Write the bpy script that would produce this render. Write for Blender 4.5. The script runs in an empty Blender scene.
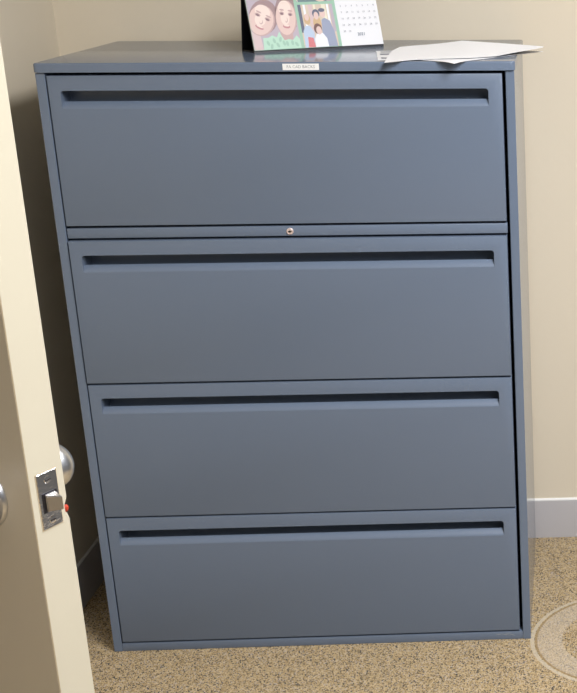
import bpy, bmesh, math, random
from mathutils import Vector, Matrix
random.seed(7)
SC = bpy.context.scene
COL = SC.collection

# ------------------------------------------------------------------ materials
def mat(name, color=(.5, .5, .5), rough=.5, metal=0., spec=.5, coat=0., coat_rough=.1):
    m = bpy.data.materials.new(name); m.use_nodes = True
    b = m.node_tree.nodes['Principled BSDF']
    b.inputs['Base Color'].default_value = (*color, 1)
    b.inputs['Roughness'].default_value = rough
    b.inputs['Metallic'].default_value = metal
    b.inputs['Specular IOR Level'].default_value = spec
    b.inputs['Coat Weight'].default_value = coat
    b.inputs['Coat Roughness'].default_value = coat_rough
    return m

def N(m, t, **kw):
    n = m.node_tree.nodes.new(t)
    for k, v in kw.items(): setattr(n, k, v)
    return n

def L(m, a, b): m.node_tree.links.new(a, b)

def bump(m, scale, strength, dist=.001, detail=2.):
    b = m.node_tree.nodes['Principled BSDF']
    tc = N(m, 'ShaderNodeTexCoord'); nz = N(m, 'ShaderNodeTexNoise'); bp = N(m, 'ShaderNodeBump')
    nz.inputs['Scale'].default_value = scale; nz.inputs['Detail'].default_value = detail
    bp.inputs['Strength'].default_value = strength; bp.inputs['Distance'].default_value = dist
    L(m, tc.outputs['Object'], nz.inputs['Vector']); L(m, nz.outputs['Fac'], bp.inputs['Height']); L(m, bp.outputs['Normal'], b.inputs['Normal'])
    return m

def mottle(m, c1, c2, scale, detail=3.):
    b = m.node_tree.nodes['Principled BSDF']
    tc = N(m, 'ShaderNodeTexCoord'); nz = N(m, 'ShaderNodeTexNoise'); mx = N(m, 'ShaderNodeMix', data_type='RGBA')
    nz.inputs['Scale'].default_value = scale; nz.inputs['Detail'].default_value = detail
    mx.inputs['A'].default_value = (*c1, 1); mx.inputs['B'].default_value = (*c2, 1)
    L(m, tc.outputs['Object'], nz.inputs['Vector']); L(m, nz.outputs['Fac'], mx.inputs['Factor']); L(m, mx.outputs['Result'], b.inputs['Base Color'])
    return m

M = {}
M['wall'] = bump(mottle(mat('beige_wall_paint', rough=.55, spec=.35), (.70, .632, .507), (.73, .657, .527), 3), 90, .12)
M['low_bounce'] = bump(mat('low_bounce_grey', (.12, .13, .15), .6), 90, .1)  # dark tone chosen for the unseen walls to cut bounce light
M['ceiling'] = bump(mat('grey_ceiling', (.50, .50, .49), .9), 60, .3)  # grey level lowered to reduce bounce from the unseen ceiling
M['white_line'] = mat('plain_white_strip', (.82, .82, .80), .4)  # separate white strip drawing the bright line on the baseboard's top edge
M['baseboard'] = mat('grey_vinyl', (.47, .46, .475), .35)
M['steel_paint'] = bump(mottle(mat('slate_grey_enamel', rough=.34, spec=.5), (.128, .168, .240), (.135, .177, .252), 2), 420, .06, .0006)
M['gloss_paint'] = mottle(mat('smooth_slate_grey_enamel', rough=.15, spec=.5), (.128, .168, .240), (.135, .177, .252), 2)
M['door'] = mottle(mat('cream_door_paint', rough=.45, spec=.4), (.46, .428, .338), (.49, .455, .358), 4)
M['door_face'] = mottle(mat('taupe_door_face', rough=.38, spec=.4), (.65, .585, .475), (.70, .635, .52), 5)
M['door_worn'] = mottle(mat('worn_door_arris', rough=.6), (.40, .31, .19), (.52, .45, .33), 40)
M['chrome'] = bump(mat('brushed_chrome', (.78, .78, .79), .14, 1.), 260, .25, .0008)
M['satin_nickel'] = mat('satin_nickel', (.62, .63, .65), .32, 1.)
M['dark_metal'] = mat('dark_metal', (.10, .10, .12), .35, 1.)
M['lock'] = mat('lock_nickel', (.80, .68, .66), .38, .6)
M['black'] = mat('black_board', (.006, .006, .010), .45)
M['dark_edge'] = mat('charcoal_board_edge', (.02, .022, .028), .4)
M['paper'] = mat('white_paper', (.86, .87, .90), .75, spec=.2)
M['page'] = mat('white_calendar_page', (.84, .85, .88), .5, spec=.3)
M['ink'] = mat('grey_ink', (.16, .18, .24), .6)
M['ink_pale'] = mat('pale_grey_ink', (.22, .24, .30), .6)
M['ink_navy'] = mat('navy_ink', (.05, .10, .19), .6)
M['label'] = mat('white_label_tape', (.80, .82, .83), .4)
M['label_ink'] = mat('label_ink', (.22, .24, .27), .5)
M['red'] = mat('red_plastic', (.38, .03, .008), .6)
M['bolt'] = mat('dark_steel_bolt', (.50, .49, .49), .26, 1.)
M['scuff'] = mat('bare_scuffed_metal', (.34, .36, .38), .45)
M['black_void'] = mat('keyhole_black', (.01, .008, .008), .6)
M['fixture'] = mat('white_fixture_enamel', (.8, .8, .8), .4)
def pcol(n, c): M[n] = mat(n, c, .5, spec=.3)
pcol('print_green', (.34, .55, .43)); pcol('print_skin', (.74, .56, .52)); pcol('print_skin_shade', (.56, .39, .38))
pcol('print_skin_pale', (.84, .70, .64)); pcol('print_mauve', (.50, .43, .50)); pcol('print_rose', (.66, .52, .53)); pcol('print_hair', (.20, .11, .10))
pcol('print_mint', (.48, .70, .57)); pcol('print_mint_deep', (.36, .57, .46)); pcol('print_teal', (.17, .25, .28)); pcol('print_denim', (.33, .37, .50)); pcol('print_pale_blue', (.50, .60, .76))
pcol('print_white', (.84, .85, .90)); pcol('print_tan', (.62, .44, .26)); pcol('print_red', (.66, .22, .24)); pcol('print_eye', (.26, .17, .19)); pcol('print_lip', (.55, .27, .29)); pcol('print_night', (.14, .15, .22)); pcol('print_warm', (.66, .56, .46)); pcol('print_brown', (.36, .25, .26)); pcol('print_cream', (.78, .74, .60))

def emis(name, col, s):
    m = bpy.data.materials.new(name); m.use_nodes = True; nt = m.node_tree; nt.nodes.clear()
    o = nt.nodes.new('ShaderNodeOutputMaterial'); e = nt.nodes.new('ShaderNodeEmission')
    e.inputs['Color'].default_value = (*col, 1); e.inputs['Strength'].default_value = s
    nt.links.new(e.outputs[0], o.inputs[0]); return m

LAMP = (1.0, .985, .985)
M['lamp'] = emis('lit_diffuser', LAMP, 42.0)

# carpet: flecked tan loop pile with one pale ring motif
def carpet():
    m = mat('flecked_tan_carpet', rough=.95, spec=.1)
    b = m.node_tree.nodes['Principled BSDF']
    tc = N(m, 'ShaderNodeTexCoord')
    mp = N(m, 'ShaderNodeMapping'); mp.inputs['Scale'].default_value = (1, .75, 1)
    L(m, tc.outputs['Object'], mp.inputs['Vector'])
    vo = N(m, 'ShaderNodeTexVoronoi'); vo.inputs['Scale'].default_value = 470
    L(m, mp.outputs['Vector'], vo.inputs['Vector'])
    sep = N(m, 'ShaderNodeSeparateColor'); L(m, vo.outputs['Color'], sep.inputs['Color'])
    cr = N(m, 'ShaderNodeValToRGB'); cr.color_ramp.interpolation = 'CONSTANT'
    e = cr.color_ramp.elements
    e[0].position = 0; e[0].color = (.085, .08, .075, 1)
    e[1].position = .15; e[1].color = (.27, .20, .11, 1)
    for p, c in ((.28, (.43, .315, .165)), (.5, (.50, .38, .215)), (.72, (.60, .475, .295)), (.9, (.50, .43, .36))):
        k = e.new(p); k.color = (*c, 1)
    L(m, sep.outputs['Red'], cr.inputs['Fac'])
    # ring motif
    sx = N(m, 'ShaderNodeSeparateXYZ'); L(m, tc.outputs['Object'], sx.inputs['Vector'])
    nz = N(m, 'ShaderNodeTexNoise'); nz.inputs['Scale'].default_value = 160; L(m, tc.outputs['Object'], nz.inputs['Vector'])
    def mth(op, a, c=None, d=None):
        n = N(m, 'ShaderNodeMath', operation=op)
        for i, v in enumerate((a, c, d)):
            if v is None: continue
            if isinstance(v, (int, float)): n.inputs[i].default_value = v
            else: L(m, v, n.inputs[i])
        return n.outputs[0]
    dx = mth('SUBTRACT', sx.outputs['X'], 1.129); dy = mth('ADD', sx.outputs['Y'], .006)
    r = mth('SQRT', mth('ADD', mth('MULTIPLY', dx, dx), mth('MULTIPLY', dy, dy)))
    r = mth('ADD', r, mth('MULTIPLY', mth('SUBTRACT', nz.outputs['Fac'], .5), .006))
    def band(lo, hi): return mth('MULTIPLY', mth('GREATER_THAN', r, lo), mth('LESS_THAN', r, hi))
    def mix(f, a, col):
        n = N(m, 'ShaderNodeMix', data_type='RGBA'); L(m, f, n.inputs['Factor']); L(m, a, n.inputs['A'])
        if isinstance(col, tuple): n.inputs['B'].default_value = (*col, 1)
        else: L(m, col, n.inputs['B'])
        return n.outputs['Result']
    c = cr.outputs['Color']
    pale = N(m, 'ShaderNodeMix', data_type='RGBA'); pale.inputs['Factor'].default_value = .42
    L(m, c, pale.inputs['A']); pale.inputs['B'].default_value = (.60, .53, .44, 1)
    c2 = mix(band(.128, .186), c, pale.outputs['Result'])
    c2 = mix(mth('MULTIPLY', band(.1845, .190), .8), c2, (.33, .235, .12))
    c2 = mix(mth('MULTIPLY', band(.1915, .2005), .75), c2, (.60, .53, .41))
    L(m, c2, b.inputs['Base Color'])
    bp = N(m, 'ShaderNodeBump'); bp.inputs['Strength'].default_value = .6; bp.inputs['Distance'].default_value = .003
    L(m, vo.outputs['Distance'], bp.inputs['Height']); bp.invert = True; L(m, bp.outputs['Normal'], b.inputs['Normal'])
    return m
M['carpet'] = carpet()

# ------------------------------------------------------------------ helpers
def link(name, me, parent=None, loc=None):
    o = bpy.data.objects.new(name, me); COL.objects.link(o)
    if parent: o.parent = parent
    if loc: o.location = loc
    return o

def mesh(name, bm, mats, parent=None, smooth=None, normals=True):
    if normals: bmesh.ops.recalc_face_normals(bm, faces=bm.faces[:])
    me = bpy.data.meshes.new(name); bm.to_mesh(me); bm.free()
    for m in (mats if isinstance(mats, (list, tuple)) else [mats]): me.materials.append(m)
    if smooth is not None:
        for p in me.polygons: p.use_smooth = True
        me.set_sharp_from_angle(angle=math.radians(smooth))
    return link(name, me, parent)

def box(bm, x0, x1, y0, y1, z0, z1, bev=0., seg=2, mi=0):
    r = bmesh.ops.create_cube(bm, size=1.)
    vs = r['verts']
    for v in vs:
        v.co = Vector((x0 + (v.co.x + .5) * (x1 - x0), y0 + (v.co.y + .5) * (y1 - y0), z0 + (v.co.z + .5) * (z1 - z0)))
    fs = {f for v in vs for f in v.link_faces}
    for f in fs: f.material_index = mi
    if bev:
        es = {e for v in vs for e in v.link_edges}
        bmesh.ops.bevel(bm, geom=list(es), offset=bev, segments=seg, profile=.5, affect='EDGES')

def lathe(bm, prof, n=40, M4=Matrix(), mi=0):
    """prof: (radius, height) along +Z, transformed by M4"""
    rings = []
    for r, h in prof:
        if r < 1e-6: rings.append([bm.verts.new(M4 @ Vector((0, 0, h)))])
        else: rings.append([bm.verts.new(M4 @ Vector((r * math.cos(2 * math.pi * i / n), r * math.sin(2 * math.pi * i / n), h))) for i in range(n)])
    for a, b in zip(rings, rings[1:]):
        for i in range(n):
            j = (i + 1) % n
            if len(a) == 1 and len(b) == 1: continue
            if len(a) == 1: f = bm.faces.new((a[0], b[i], b[j]))
            elif len(b) == 1: f = bm.faces.new((a[i], a[j], b[0]))
            else: f = bm.faces.new((a[i], a[j], b[j], b[i]))
            f.material_index = mi

def empty(name, loc=(0, 0, 0), rz=0., label=None, cat=None, group=None):
    o = link(name, None); o.location = loc; o.rotation_euler = (0, 0, rz)
    o.empty_display_size = .05
    tag(o, label, cat, group); return o

def tag(o, label=None, cat=None, group=None, kind=None):
    if label: o['label'] = label
    if cat: o['category'] = cat
    if group: o['group'] = group
    if kind: o['kind'] = kind
    return o

def struct(name, bm, m, label, cat, smooth=None):
    return tag(mesh(name, bm, m, smooth=smooth), label, cat, kind='structure')

def text_bm(bm, s, size, fn, mi=0, align='CENTER', depth=0.):
    """adds flat lettering; fn maps (u, v) -> 3D point"""
    cu = bpy.data.curves.new('t', 'FONT'); cu.body = s; cu.size = size; cu.align_x = align; cu.align_y = 'CENTER'; cu.resolution_u = 2
    ob = bpy.data.objects.new('t', cu); COL.objects.link(ob)
    me = bpy.data.meshes.new_from_object(ob.evaluated_get(bpy.context.evaluated_depsgraph_get()))
    vs = [bm.verts.new(fn(v.co.x, v.co.y)) for v in me.vertices]
    for p in me.polygons:
        try:
            f = bm.faces.new([vs[i] for i in p.vertices]); f.material_index = mi
        except ValueError: pass
    bpy.data.objects.remove(ob); bpy.data.meshes.remove(me); bpy.data.curves.remove(cu)

# ------------------------------------------------------------------ room
YW, XL, XR, YF, HC = .521, -.142, 2.25, -4.1, 2.44
bm = bmesh.new(); box(bm, -3.3, XR + .1, YF - .1, YW + .1, -.05, 0)
struct('floor', bm, M['carpet'], 'tan flecked carpet with a pale ring motif', 'floor')
bm = bmesh.new(); box(bm, -3.3, XR + .1, YF - .1, YW + .1, HC, HC + .05)
struct('ceiling', bm, M['ceiling'], 'plain unseen office ceiling, toned down to cut bounce light', 'ceiling')
bm = bmesh.new(); box(bm, -3.3, XR + .1, YW, YW + .1, 0, HC)
struct('wall_back', bm, M['wall'], 'beige painted wall behind the filing cabinet', 'wall')
bm = bmesh.new()
box(bm, XL - .12, XL, -.90, YW, 0, HC); box(bm, XL - .12, XL, -1.85, -.90, 2.08, HC); box(bm, XL - .12, XL, YF, -1.85, 0, HC)
struct('wall_left', bm, M['wall'], 'beige painted wall left of the filing cabinet', 'wall')
bm = bmesh.new(); box(bm, XR, XR + .1, YF, YW, 0, HC)
struct('wall_right', bm, M['low_bounce'], 'unseen right wall of the room, darkened to cut bounce light', 'wall')
bm = bmesh.new(); box(bm, -3.3, XR + .1, YF - .1, YF, 0, HC)
struct('wall_front', bm, M['low_bounce'], 'unseen wall opposite the filing cabinet, darkened to cut bounce light', 'wall')
bm = bmesh.new(); box(bm, -3.3, -3.2, YF, YW, 0, HC)
struct('wall_outer', bm, M['low_bounce'], 'unseen corridor wall beyond the doorway, darkened to cut bounce light', 'wall')
bm = bmesh.new()
box(bm, XL - .13, XL + .012, -.90 - .02, -.90, 0, 2.08); box(bm, XL - .13, XL + .012, -1.85, -1.83, 0, 2.08); box(bm, XL - .13, XL + .012, -1.83, -.92, 2.06, 2.08)
struct('trim_1', bm, M['door'], 'cream frame of the doorway in the left wall', 'door frame')

def skirting(name, p0, p1, inward, label):
    """vinyl base, profile swept from p0 to p1; inward = unit vector out of the wall"""
    prof = [(0, 0), (.0055, 0), (.005, .1035), (.0044, .1062), (.0028, .1080), (0, .1088)]
    bm = bmesh.new(); a = []; b = []
    for d, z in prof:
        a.append(bm.verts.new((p0[0] + inward[0] * d, p0[1] + inward[1] * d, z)))
        b.append(bm.verts.new((p1[0] + inward[0] * d, p1[1] + inward[1] * d, z)))
    n = len(prof)
    for i in range(n):
        bm.faces.new((a[i], a[(i + 1) % n], b[(i + 1) % n], b[i]))
    bm.faces.new(a); bm.faces.new(b[::-1])
    o = struct(name, bm, M['baseboard'], label, 'baseboard', smooth=60)
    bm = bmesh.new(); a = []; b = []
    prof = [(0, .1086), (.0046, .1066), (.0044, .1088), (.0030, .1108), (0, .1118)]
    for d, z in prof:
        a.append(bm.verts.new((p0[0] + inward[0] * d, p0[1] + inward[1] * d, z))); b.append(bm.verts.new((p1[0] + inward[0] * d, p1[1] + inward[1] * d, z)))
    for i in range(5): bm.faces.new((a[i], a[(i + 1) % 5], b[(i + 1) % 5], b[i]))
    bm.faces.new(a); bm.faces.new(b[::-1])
    mesh('top_strip', bm, M['white_line'], o, smooth=60)['label'] = 'thin white strip along the top edge'
    return o
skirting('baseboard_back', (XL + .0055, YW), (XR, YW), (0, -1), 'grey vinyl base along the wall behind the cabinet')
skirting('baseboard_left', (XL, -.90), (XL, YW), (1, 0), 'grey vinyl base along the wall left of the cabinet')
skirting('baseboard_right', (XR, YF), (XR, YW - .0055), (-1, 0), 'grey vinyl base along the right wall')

# ------------------------------------------------------------------ door, standing half open
TH = .0445; PH = math.radians(27)
dA = Vector((.4772, -1.3786, 0))
dt = Vector((math.sin(PH), math.cos(PH), 0)); dw = Vector((-math.cos(PH), math.sin(PH), 0))
# local frame: x along the leaf from free edge to hinge, y through the thickness (away from viewer), z up
DM = Matrix((( dw.x, dt.x, 0, dA.x), (dw.y, dt.y, 0, dA.y), (0, 0, 1, .008), (0, 0, 0, 1)))
DW, DH = .81, 2.04
door_bm = bmesh.new()
# plan outline of the leaf with a small chip in the rear corner of the edge near the latch: stacked sections
def dsec(z, notch):
    r = .0009
    pts = [(DW, 0), (r, 0), (0, r), (0, TH - r - notch), (r + notch * .9, TH), (DW, TH)]
    return [door_bm.verts.new((x, y, z)) for x, y in pts]
zc = .963 - .008
secs = [dsec(0, 0), dsec(zc - .012, 0), dsec(zc - .004, .004), dsec(zc + .004, .0045), dsec(zc + .013, 0), dsec(DH, 0)]
for a, b in zip(secs, secs[1:]):
    n = len(a)
    for i in range(n):
        f = door_bm.faces.new((a[i], a[(i + 1) % n], b[(i + 1) % n], b[i]))
        f.material_index = (1, 2, 0, 2, 1, 0)[i] if i in (0, 1) else (0 if i != 4 else 1)
door_bm.faces.new(secs[0][::-1]); door_bm.faces.new(secs[-1])
door = mesh('door_1', door_bm, [M['door'], M['door_face'], M['door_worn']])
tag(door, 'half-open door with cream edge and steel latch plate', 'door', kind='structure')
door.matrix_world = DM

def dpart(name, bm, m, parent, label=None, smooth=None):
    o = mesh(name, bm, m, parent, smooth=smooth)
    if label: o['label'] = label
    return o
# latch face plate on the edge (edge plane is local x = 0, outward -x)
zl0, zl1, sl0, sl1 = .951 - .008, 1.0135 - .008, .0088, .0350
bm = bmesh.new(); box(bm, -.0012, .001, sl0, sl1, zl0, zl1, .0008, 1)
plate = dpart('latch_plate', bm, M['chrome'], door, 'shiny steel latch plate', 30)
bm = bmesh.new(); box(bm, -.0004, .001, sl0 - .0007, sl1 + .0007, zl0 - .0007, zl1 + .0007)
dpart('mortise_rim', bm, M['door_worn'], door, 'thin worn line around the latch plate')
zm = .985 - .008
# latch bolt: wedge
bm = bmesh.new()
y0, y1, z0, z1 = .0155, .0295, zm - .014, zm + .005
P = [(-.001, y0, z0), (-.001, y1, z0), (-.0135, y1 - .002, z0), (-.004, y0, z0)]
lo = [bm.verts.new(p) for p in P]; hi = [bm.verts.new((p[0], p[1], z1 + .35 * min(0, p[0] + .001))) for p in P]
for i in range(4): bm.faces.new((lo[i], lo[(i + 1) % 4], hi[(i + 1) % 4], hi[i]))
bm.faces.new(lo); bm.faces.new(hi)
bmesh.ops.bevel(bm, geom=bm.edges[:], offset=.0007, segments=2, affect='EDGES')
dpart('latch_bolt', bm, M['bolt'], plate, smooth=40)
bm = bmesh.new(); box(bm, -.0016, -.0011, .0125, .0315, zm - .0155, zm + .0062)
dpart('latch_opening', bm, M['dark_metal'], plate, 'dark slot around the bolt')
for zs in (zl1 - .0085, zl0 + .0085):
    bm = bmesh.new()
    Mx = Matrix.Translation((-.0012, .0219, zs)) @ Matrix.Rotation(-math.pi / 2, 4, 'Y')
    lathe(bm, [(.0042, 0), (.0038, .0007), (0, .0010)], 20, Mx)
    box(bm, -.0025, -.0020, .0187, .0251, zs - .0006, zs + .0006, mi=1)
    dpart('screw', bm, [M['chrome'], M['black_void']], plate, smooth=40)
# red plastic piece caught in the chip
bm = bmesh.new()
bmesh.ops.create_icosphere(bm, subdivisions=2, radius=1., matrix=Matrix.Translation((.0022, TH - .0016, zc)) @ Matrix.Diagonal((.0022, .0034, .0046, 1)))
for v in bm.verts: v.co += Vector((random.uniform(-.0004, .0004),) * 3)
dpart('bumper', bm, M['red'], door, 'small red plastic piece on the door corner')
# knobs, one each side
KX, KZ = .070, .982 - .008
for side in (-1, 1):
    y = 0 if side < 0 else TH
    Mx = Matrix.Translation((KX, y, KZ)) @ Matrix.Rotation(-side * math.pi / 2, 4, 'X')
    bm = bmesh.new(); lathe(bm, [(.0355, 0), (.0355, .002), (.0335, .005), (.027, .0065), (.013, .008), (0, .008)], 48, Mx)
    rose = dpart('rose', bm, M['satin_nickel'], door, smooth=40)
    bm = bmesh.new()
    prof = [(.011, .006), (.011, .020)]
    for k in range(15):
        a = math.radians(-66 + k * (156 / 14))
        prof.append((max(.0268 * math.cos(a), 0), .043 + .0235 * math.sin(a)))
    prof[-1] = (0, prof[-1][1]); lathe(bm, prof, 48, Mx)
    dpart('knob', bm, M['satin_nickel'], rose, 'round satin nickel knob', 50)
# hinges
for zh in (.25, 1.02, 1.80):
    bm = bmesh.new(); lathe(bm, [(0, 0), (.006, 0), (.006, .09), (0, .09)], 16, Matrix.Translation((DW + .004, TH + .003, zh)))
    dpart('hinge', bm, M['satin_nickel'], door, smooth=40)

# ------------------------------------------------------------------ filing cabinet
W, H, D = .93, 1.2982, .504
cab = empty('filing_cabinet', (0, 0, 0), 0, 'slate grey metal lateral filing cabinet with four drawers', 'filing cabinet')
S = M['steel_paint']
zs_ = dict(sb=1.2801, a=.9714, b=.9444, c=.6356, d=.3287, e=.0219)
DXL, DXR = .0212, .9053
bm = bmesh.new()
def case_box(*a): box(bm, *a, bev=.0012, seg=1)
case_box(0, .0182, 0, D, 0, 1.2790); case_box(.9122, W, 0, D, 0, 1.2790)
box(bm, .0182, .9122, D - .002, D, 0, 1.279); box(bm, .0182, .9122, .03, D - .002, .012, .016)
mesh('case', bm, M['gloss_paint'], cab, smooth=30)
# top slab, rounded
bm = bmesh.new(); box(bm, -.0022, W + .0022, -.0045, D + .001, zs_['sb'] + .0002, H)
vert = [e for e in bm.edges if abs(e.verts[0].co.z - e.verts[1].co.z) > .01]
bmesh.ops.bevel(bm, geom=vert, offset=.010, segments=5, profile=.5, affect='EDGES')
top = [e for e in bm.edges if e.verts[0].co.z > H - 1e-4 and e.verts[1].co.z > H - 1e-4 and len([f for f in e.link_faces if abs(f.normal.z) < .5]) == 1]
bmesh.ops.bevel(bm, geom=top, offset=.0030, segments=3, profile=.5, affect='EDGES')
mesh('top_panel', bm, M['gloss_paint'], cab, smooth=35)
# base and lock rails
bm = bmesh.new(); box(bm, .0184, .9120, .001, .025, 0, zs_['e'] - .0022, .0015, 2)
base = mesh('base_rail', bm, S, cab, smooth=35)
bm = bmesh.new()
for (x, z, l, a) in ((.858, .0135, .016, .1), (.874, .0125, .022, -.15), (.889, .0115, .012, -.25), (.880, .0160, .014, .05)):
    c, s = math.cos(a), math.sin(a); h = .0006
    bm.faces.new([bm.verts.new((x + u * c - v * s, .0008, z + u * s + v * c)) for u, v in ((-l / 2, -h * .3), (0, -h), (l / 2, -h * .2), (l / 2, h * .3), (0, h), (-l / 2, h * .4))])
mesh('scuff_mark', bm, M['scuff'], base)['label'] = 'pale scratches on the base rail'
bm = bmesh.new(); box(bm, DXL - .001, DXR + .0015, .0015, .024, zs_['b'] + .0036, zs_['a'] - .0026, .0015, 2)
rail = mesh('lock_rail', bm, S, cab, smooth=35)
bm = bmesh.new()
Mx = Matrix.Translation((.4645, .0016, .9580)) @ Matrix.Rotation(math.pi / 2, 4, 'X')
lathe(bm, [(.0072, 0), (.0072, .0015), (.0064, .0028), (.0056, .0031), (.0054, .0022), (0, .0024)], 32, Mx)
box(bm, .4610, .4680, -.0016, -.0007, .9566, .9586, mi=1); box(bm, .4635, .4655, -.0016, -.0007, .9556, .9600, mi=1)
mesh('lock', bm, [M['lock'], M['black_void']], rail, smooth=40)['label'] = 'small round keyed lock'

def drawer(ztop, zbot, proud):
    """drawer front: plate with a recessed pull slot near the top; the pull's sloped lip is a mesh of its own"""
    y0 = -proud
    hl, hr = .0441, .8774
    h, i_, j = ztop - .0292, ztop - .0508, ztop - .0645
    R = .0065
    def loop(bm, x0, x1, zt, zb, y, r):
        pts = [(x0, zb)]
        for k in range(7):
            a = math.pi - k * math.pi / 12; pts.append((x0 + r + r * math.cos(a), zt - r + r * math.sin(a)))
        for k in range(7):
            a = math.pi / 2 - k * math.pi / 12; pts.append((x1 - r + r * math.cos(a), zt - r + r * math.sin(a)))
        pts.append((x1, zb))
        return [bm.verts.new((x, y, z)) for x, z in pts]
    bm = bmesh.new()
    # outer shell with a rounded arris
    rings = []
    for ins, yy in ((.0016, 0), (.0005, .0005), (0, .0016), (0, .095)):
        rings.append([bm.verts.new((x, y0 + yy, z)) for x, z in ((DXL + ins, zbot + ins), (DXR - ins, zbot + ins), (DXR - ins, ztop - ins), (DXL + ins, ztop - ins))])
    for a, b in zip(rings, rings[1:]):
        for k in range(4): bm.faces.new((a[k], a[(k + 1) % 4], b[(k + 1) % 4], b[k]))
    bm.faces.new(rings[-1])
    # front face with the slot opening cut out
    hole = loop(bm, hl, hr, h, j, y0, R)
    outer = rings[0]
    es = [bm.edges.get((outer[k], outer[(k + 1) % 4])) for k in range(4)]
    es += [bm.edges.new((hole[k], hole[(k + 1) % len(hole)])) for k in range(len(hole))]
    bmesh.ops.triangle_fill(bm, edges=es, use_beauty=True)
    for f in list(bm.faces):       # drop any triangles that fell inside the slot
        c = f.calc_center_median()
        if abs(c.y - y0) < 1e-6 and all(v in hole for v in f.verts): bm.faces.remove(f)
    o = mesh('drawer', bm, S, cab, smooth=35)
    # pull: back of the slot, its ends and the sloped lip under it
    bm = bmesh.new()
    Ls = []
    for dx, zt, zb, yy in ((0, h, j, 0), (.0001, h, j + .0022, .0008), (.0003, h, j + .0048, .0025), (.0005, h, i_ - .0012, .0092), (.0006, h, i_ - .0002, .0114), (.0007, h, i_ - .0018, .0136), (.0008, h + .001, i_ - .0120, .0170), (.0008, h + .003, i_ - .0200, .0480)):
        Ls.append(loop(bm, hl + dx, hr - dx, zt, zb, y0 + yy, R))
    L5 = Ls[-1]
    for a, b in zip(Ls, Ls[1:]):
        n = len(a)
        for k in range(n): bm.faces.new((a[k], b[k], b[(k + 1) % n], a[(k + 1) % n]))
    bm.faces.new(L5)
    mesh('recessed_pull', bm, S, o, smooth=50, normals=True)
    return o
drawer(zs_['sb'] - .0062, zs_['a'] + .0026, .0008)
drawer(zs_['b'] - .0016, zs_['c'] + .0026, .0042)
drawer(zs_['c'] - .0024, zs_['d'] + .0024, .0022)
drawer(zs_['d'] - .0020, zs_['e'] + .0024, .0008)
# white tape label on the front of the top slab
bm = bmesh.new(); box(bm, .4775, .5480, -.0050, -.0044, H - .0152, H - .0028)
lab = mesh('name_label', bm, M['label'], cab); lab['label'] = 'white tape label with small grey capitals'
bm = bmesh.new(); text_bm(bm, 'FA CAD BACKS', .0082, lambda u, v: Vector((.5127 + u * .98, -.00515, H - .0090 + v)))
mesh('label_text', bm, M['label_ink'], lab)

# ------------------------------------------------------------------ desk calendar (tent stand) on the cabinet
cal = empty('desk_calendar', (.3805, .190, H), math.radians(33.5), 'desk calendar with photo collage on a black tent stand', 'calendar')
CW, AY, AZ, BD = .2965, .043, .150, .072
TL = math.atan2(AY, AZ); st, ct = math.sin(TL), math.cos(TL)
def P3(u, v, o=0.): return Vector((u, v * st - o * ct, v * ct + o * st))   # on the leaning front panel
SL = math.hypot(AY, AZ)
def slab(bm, pts, thick):
    """convex 3D polygon given thickness along its normal"""
    a = [Vector(p) for p in pts]; n = (a[1] - a[0]).cross(a[2] - a[0]).normalized() * thick
    A = [bm.verts.new(p) for p in a]; B = [bm.verts.new(p + n) for p in a]; k = len(a)
    bm.faces.new(A); bm.faces.new(B[::-1])
    for i in range(k): bm.faces.new((A[i], B[i], B[(i + 1) % k], A[(i + 1) % k]))
bm = bmesh.new(); slab(bm, [P3(0, 0), P3(0, SL), P3(CW, SL), P3(CW, 0)], .0022)
mesh('front_panel', bm, M['dark_edge'], cal)
bm = bmesh.new(); slab(bm, [(0, BD, 0), (CW, BD, 0), (CW, AY + .0015, AZ), (0, AY + .0015, AZ)], .0022)
mesh('back_panel', bm, M['black'], cal)
bm = bmesh.new(); slab(bm, [(0.001, .003, .0006), (CW - .001, .003, .0006), (CW - .001, BD - .003, .0006), (0.001, BD - .003, .0006)], .0018)
mesh('base_panel', bm, M['black'], cal)
V0 = .0040
bm = bmesh.new(); slab(bm, [P3(.0005, V0, .0024), P3(.0005, SL - .002, .0024), P3(CW - .0005, SL - .002, .0024), P3(CW - .0005, V0, .0024)], .0012)
for v in bm.verts: pass
page = mesh('page', bm, M['page'], cal)
# wire binding along the top
bm = bmesh.new()
for k in range(36):
    u = .008 + k * (CW - .016) / 35
    ctr = P3(u, SL - .003, .002); r = .0048
    ring = []
    for q in range(12):
        a = 2 * math.pi * q / 12
        c0 = ctr + Vector((0, math.cos(a) * r, math.sin(a) * r))
        dirn = Vector((0, math.cos(a), math.sin(a)))
        ring.append([bm.verts.new(c0 + dirn * .0005 * math.cos(t) + Vector((.0005 * math.sin(t), 0, 0))) for t in (0, 2.09, 4.19)])
    for q in range(12):
        for t in range(3):
            bm.faces.new((ring[q][t], ring[(q + 1) % 12][t], ring[(q + 1) % 12][(t + 1) % 3], ring[q][(t + 1) % 3]))
mesh('wire_binding', bm, M['black'], cal)

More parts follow.
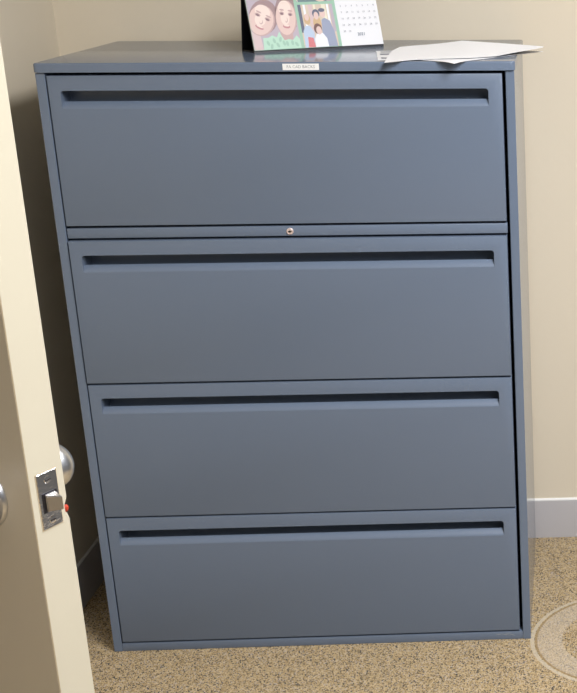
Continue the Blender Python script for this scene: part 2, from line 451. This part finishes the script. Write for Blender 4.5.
# printed pictures. px/py below are page design coordinates: 0..128 across, 0..65 up
def D2(a, b): return CW * a / 128., V0 + (SL - V0) * b / 65.
def poly(bm, pts, layer, mi):
    bm.faces.new([bm.verts.new(P3(*D2(*p), .0038 + layer * .00003)) for p in pts]).material_index = mi
def ell(bm, cx, cy, rx, ry, layer, mi, rot=0., n=20, clip=None):
    c, s = math.cos(rot), math.sin(rot); pts = []
    for k in range(n):
        a = 2 * math.pi * k / n; x, y = rx * math.cos(a), ry * math.sin(a)
        p = [cx + x * c - y * s, cy + x * s + y * c]
        if clip: p = [min(max(p[0], clip[0]), clip[1]), min(max(p[1], clip[2]), clip[3])]
        pts.append(tuple(p))
    q = []
    for p in pts:
        if not q or (abs(p[0] - q[-1][0]) + abs(p[1] - q[-1][1])) > 1e-4: q.append(p)
    if len(q) > 2 and abs(q[0][0] - q[-1][0]) + abs(q[0][1] - q[-1][1]) < 1e-4: q.pop()
    if len(q) > 2: poly(bm, q, layer, mi)
pn = ['print_green', 'print_skin', 'print_skin_shade', 'print_skin_pale', 'print_mauve', 'print_rose', 'print_hair', 'print_mint', 'print_mint_deep', 'print_teal', 'print_denim', 'print_pale_blue', 'print_white', 'print_tan', 'print_red', 'print_eye', 'print_lip', 'print_night', 'print_warm', 'print_cream', 'print_brown']
PM = [M[k] for k in pn]; ix = {k[6:]: i for i, k in enumerate(pn)}
def face(bm, cx, cy, rx, ry, rot, clip, tone='skin', hair='hair', lay=4):
    def T(x, y):
        c, s = math.cos(rot), math.sin(rot); return cx + x * rx * c - y * ry * s, cy + x * rx * s + y * ry * c
    def E(x, y, ax, ay, la, mi):
        px, py = T(x, y); ell(bm, px, py, ax * rx, ay * ry, la, ix[mi], rot, clip=clip)
    E(.05, .18, 1.10, 1.06, lay, hair); E(0, -.06, 1, .94, lay + 1, 'skin_shade'); E(-.05, -.05, .93, .90, lay + 2, tone)
    E(-.15, .45, .6, .4, lay + 3, 'skin_pale'); E(-.12, -.05, .42, .38, lay + 3.4, 'skin_pale')
    for sx in (-.42, .38):
        E(sx, .16, .22, .10, lay + 4, 'skin_shade'); E(sx, .14, .14, .06, lay + 5, 'eye'); E(sx, .34, .22, .05, lay + 4, 'skin_shade')
    E(0, -.16, .13, .14, lay + 4, 'skin_shade'); E(-.03, -.13, .10, .12, lay + 5, 'skin_pale')
    E(0, -.50, .34, .10, lay + 4, 'lip'); E(0, -.45, .26, .05, lay + 5, 'skin_pale')
# border colour behind the collage
bm = bmesh.new(); poly(bm, [(0, 0), (85, 0), (85, 65), (0, 65)], 0, ix['green'])
mesh('collage_border', bm, PM, page)
# large picture: two smiling people close together
bm = bmesh.new(); c = (.3, 45, .3, 65); poly(bm, [(.3, .3), (45, .3), (45, 65), (.3, 65)], 1, ix['mauve'])
ell(bm, 8, 62, 16, 14, 2, ix['rose'], clip=c); ell(bm, 24, 58, 8, 9, 2, ix['teal'], clip=c); ell(bm, 38, 62, 9, 7, 2, ix['rose'], clip=c)
poly(bm, [(.3, .3), (9, .3), (8, 15), (.3, 17)], 2, ix['rose'])
face(bm, 12.2, 27.5, 12, 15.5, -.5, c, 'skin', 'brown'); face(bm, 35.5, 29, 10, 17.5, -.15, c, 'skin', 'brown')
ell(bm, 33, 12, 6, 6, 3, ix['skin_shade'], clip=c)
poly(bm, [(9, .3), (45, .3), (44.5, 9), (42, 12), (38, 8), (34, 9), (30, 8), (26, 16), (23, 11), (19, 13), (15, 11), (10, 11)], 12, ix['mint'])
for a, b in ((14, 6), (20, 8), (26, 9), (32, 5), (37, 5.5), (23, 4), (29, 5.5), (17, 3), (41, 4)): ell(bm, a, b, 1.3, 2.4, 13, ix['mint_deep'], random.uniform(-.6, .6), clip=c)
mesh('photo_print', bm, PM, page)
# small upper picture: two people
bm = bmesh.new(); c = (48, 81.5, 42, 65); poly(bm, [(48, 42), (81.5, 42), (81.5, 65), (48, 65)], 1, ix['teal'])
ell(bm, 53, 47, 7, 7, 2, ix['rose'], clip=c); ell(bm, 80, 55, 5, 15, 2, ix['mauve'], clip=c)
face(bm, 56, 60, 7, 9, .1, c); face(bm, 71, 53, 8, 12, .1, c, 'skin', 'skin_shade'); ell(bm, 57, 43, 8, 5, 3, ix['teal'], clip=c)
mesh('photo_print', bm, PM, page)
# small lower picture: a group of four in front of a house
bm = bmesh.new(); c = (48, 82, .3, 39.5); poly(bm, [(48, .3), (82, .3), (82, 39.5), (48, 39.5)], 1, ix['warm'])
for a, w_, col in ((48, 3, 'night'), (53, 2.2, 'white'), (58, 4, 'rose'), (63, 2, 'cream'), (71, 4, 'cream'), (76, 2, 'white'), (79, 3, 'mauve')): poly(bm, [(a, 14), (a + w_, 14), (a + w_, 39.5), (a, 39.5)], 2, ix[col])
ell(bm, 55, 26, 3.2, 5, 3, ix['tan'], clip=c); ell(bm, 55, 28, 2.2, 3.2, 4, ix['skin'], clip=c)
ell(bm, 64.5, 31, 3.6, 4, 3, ix['night'], clip=c); ell(bm, 64.5, 29, 2.4, 3.6, 4, ix['skin'], clip=c); ell(bm, 64.5, 22, 4, 7, 3, ix['tan'], clip=c)
poly(bm, [(49, .3), (58.5, .3), (60, 14), (57, 20), (52, 20), (49.5, 15)], 5, ix['pale_blue']); poly(bm, [(52, .3), (59, .3), (58, 9), (53, 10)], 6, ix['red'])
poly(bm, [(67, .3), (81, .3), (80, 14), (77, 24), (72, 27), (69, 25), (68, 14)], 5, ix['denim']); ell(bm, 71, 31, 2.8, 4, 6, ix['skin'], clip=c); ell(bm, 70.5, 34, 3.2, 1.8, 7, ix['night'], clip=c)
poly(bm, [(59, .3), (72, .3), (71.5, 8), (68, 13), (62, 13), (59.5, 8)], 8, ix['white']); ell(bm, 64, 17, 4, 5, 8, ix['hair'], clip=c); ell(bm, 64.8, 15.5, 2.7, 3.8, 9, ix['skin'], clip=c)
mesh('photo_print', bm, PM, page)
# month grid: a 31-day month beginning on the last column, and the year under it
bm = bmesh.new(); bm2 = bmesh.new()
day = 0
for row in range(6):
    for k in range(7):
        if row == 0 and k < 6: continue
        day += 1
        if day > 31: break
        a, b = 90.2 + k * 5.60, 13.4 + (5 - row) * 5.9
        u0, v0 = D2(a, b)
        text_bm(bm, str(day), .0056, lambda u, v: P3(u0 + u, v0 + v, .0038))
mesh('date_grid', bm, M['ink_pale'], page)['label'] = 'small grey date numbers'
u1, v1 = D2(106.5, 10.2)
text_bm(bm2, '2021', .0092, lambda u, v: P3(u1 + u, v1 + v, .0038))
mesh('year_text', bm2, M['ink_navy'], page)

# ------------------------------------------------------------------ papers on the cabinet top
def sheet(name, top, mats, label, cat, group, thick=.0004):
    """top: grid of 3D points (rows x cols); gives it a paper's thickness"""
    bm = bmesh.new(); R_, C_ = len(top), len(top[0])
    A = [[bm.verts.new(p) for p in r] for r in top]; B = [[bm.verts.new(p - Vector((0, 0, thick))) for p in r] for r in top]
    for i in range(R_ - 1):
        for j in range(C_ - 1):
            bm.faces.new((A[i][j], A[i + 1][j], A[i + 1][j + 1], A[i][j + 1])); bm.faces.new((B[i][j], B[i][j + 1], B[i + 1][j + 1], B[i + 1][j]))
    rim = [(0, j) for j in range(C_)] + [(i, C_ - 1) for i in range(1, R_)] + [(R_ - 1, j) for j in range(C_ - 2, -1, -1)] + [(i, 0) for i in range(R_ - 2, 0, -1)]
    for (a, b), (c, d) in zip(rim, rim[1:] + rim[:1]):
        bm.faces.new((A[a][b], A[c][d], B[c][d], B[a][b]))
    o = mesh(name, bm, mats, smooth=60); tag(o, label, cat, group); return o
# lower, printed sheet lying askew, one corner over the front edge
F, Rr, Bl = Vector((.8150, -.0340, 0)), Vector((.985, .186, 0)), Vector((.6480, .088, 0))
def low(s, t):
    p = F + (Rr - F) * s + (Bl - F) * t
    p.z = H + .0013 - .12 * max(0, .14 - s - t * .9) ** 2
    return p
G = [[low(i / 16, j / 14) for j in range(15)] for i in range(17)]
sheet('blank_sheet', G, M['paper'], 'white sheet with one corner bent over the cabinet front edge', 'paper', None)
# lowest sheet: printed, its left edge showing beside the calendar
Cl, Cb, Cr = Vector((.6595, .026, 0)), Vector((.6290, .224, 0)), Vector((.8630, .058, 0))
def flat(s, t):
    p = Cl + (Cb - Cl) * s + (Cr - Cl) * t; p.z = H + .0006; return p
pr = sheet('printed_sheet', [[flat(i / 6, j / 6) for j in range(7)] for i in range(7)], M['paper'], 'printed white sheet lowest in the pile, lines showing at its left edge', 'paper', None)
bm = bmesh.new()
def ink(s0, s1, t0, t1):
    bm.faces.new([bm.verts.new(flat(s, t) + Vector((0, 0, .0002))) for s, t in ((s0, t0), (s1, t0), (s1, t1), (s0, t1))])
ink(.10, .36, .035, .42); ink(.52, .66, .03, .80)
for k in range(5): ink(.74 + k * .05, .757 + k * .05, .04, .92 - .2 * (k % 3 == 2))
for k in range(4): ink(.12 + k * .07, .15 + k * .07, .48, .92)
mesh('printed_text', bm, M['ink_pale'], pr)['label'] = 'grey printed lines'
# upper, blank, curled sheet: Coons patch between a front and a rear edge curve
def along(pts, t):
    ls = [0]
    for a, b in zip(pts, pts[1:]): ls.append(ls[-1] + (b - a).length)
    x = t * ls[-1]
    for k in range(len(pts) - 1):
        if x <= ls[k + 1] or k == len(pts) - 2: return pts[k].lerp(pts[k + 1], (x - ls[k]) / (ls[k + 1] - ls[k]))
FRONT = [Vector(p) for p in ((.680, -.034, H + .0016), (.703, -.018, H + .0022), (.7247, .0075, H + .0022), (.7633, .0200, H + .0030), (.8069, .0260, H + .0036), (.8456, .0350, H + .0036), (.8937, .0617, H + .0042), (.9247, .0992, H + .0072), (.9855, .1420, H + .0138))]
REAR = [Vector(p) for p in ((.680, -.032, H + .0017), (.6696, .110, H + .0035), (.6704, .170, H + .0063), (.6808, .215, H + .0097), (.7039, .235, H + .0104), (.7301, .250, H + .0109), (.7674, .265, H + .0131), (.8081, .270, H + .0175), (.8476, .260, H + .016), (.8916, .240, H + .0147), (.9354, .215, H + .0135), (.9860, .183, H + .0124))]
NT, NS = 40, 10
def wf(t): return t
G = []
for i in range(NS + 1):
    s = i / NS; row = []
    for j in range(NT + 1):
        t = j / NT
        a = along(FRONT, t)
        # rear curve: spend its first quarter on the left edge quickly so rows stay orderly
        b = along(REAR, .34 * min(1, t / .12) + .66 * max(0, (t - .12) / .88)) if t < 1 else REAR[-1]
        q = a.lerp(b, s); q.z -= .0035 * math.sin(math.pi * s) * math.sin(math.pi * t)
        q.z = max(q.z, H + .0015)
        row.append(q)
    G.append(row)
sheet('blank_sheet', G, M['paper'], 'topmost white sheet with its rear edge curling up', 'paper', None)

# ------------------------------------------------------------------ ceiling fixtures, one an added fill
def troffer(x, y, lx, ly, power, label):
    t = empty('ceiling_light', (x, y, HC), 0, label, 'ceiling light', 'ceiling lights')
    bm = bmesh.new(); f = .035
    for a in ((-lx, lx, -ly, -ly + f), (-lx, lx, ly - f, ly), (-lx, -lx + f, -ly + f, ly - f), (lx - f, lx, -ly + f, ly - f)): box(bm, *a, -.05, 0, .003, 1)
    mesh('frame', bm, M['fixture'], t)
    bm = bmesh.new(); bm.faces.new([bm.verts.new(p) for p in ((-lx + f, -ly + f, -.035), (-lx + f, ly - f, -.035), (lx - f, ly - f, -.035), (lx - f, -ly + f, -.035))])
    mesh('diffuser', bm, M['lamp'], t, normals=False)
troffer(1.60, -1.35, .30, .60, 1, 'flat ceiling light panel over the filing cabinet')
troffer(1.98, -2.60, .20, .60, 1, 'added fill light panel on the ceiling nearer the opposite wall')  # unseen panel added as frontal fill for the cabinet front

# ------------------------------------------------------------------ camera
cd = bpy.data.cameras.new('camera'); cam = bpy.data.objects.new('camera', cd); COL.objects.link(cam)
cd.sensor_fit = 'HORIZONTAL'; cd.sensor_width = 36; cd.lens = 1305.17 / 577 * 36
cd.shift_x = (288.5 - 652.377) / 577; cd.shift_y = -(346.5 - 333.128) / 577
cd.clip_start = .02; cd.clip_end = 50
Rm = [[0.9979826668902212, 0.061051206356600364, 0.017416853593157203], [-0.0634662309809537, 0.9523666982147059, 0.29827790675256444], [0.0016229946869615484, -0.29878156290846175, 0.9543201473060405]]
T = (1.0369, -2.6483, 1.5574)
cam.matrix_world = Matrix([[Rm[i][0], Rm[i][2], -Rm[i][1], T[i]] for i in range(3)] + [[0, 0, 0, 1]])
SC.camera = cam

w = bpy.data.worlds.new('world'); SC.world = w; w.use_nodes = True
w.node_tree.nodes['Background'].inputs['Color'].default_value = (.02, .022, .025, 1)
SC.view_settings.view_transform = 'Standard'; SC.view_settings.look = 'None'
SC.view_settings.gamma = 1; SC.view_settings.use_curve_mapping = False
SC.view_settings.exposure = 0.0
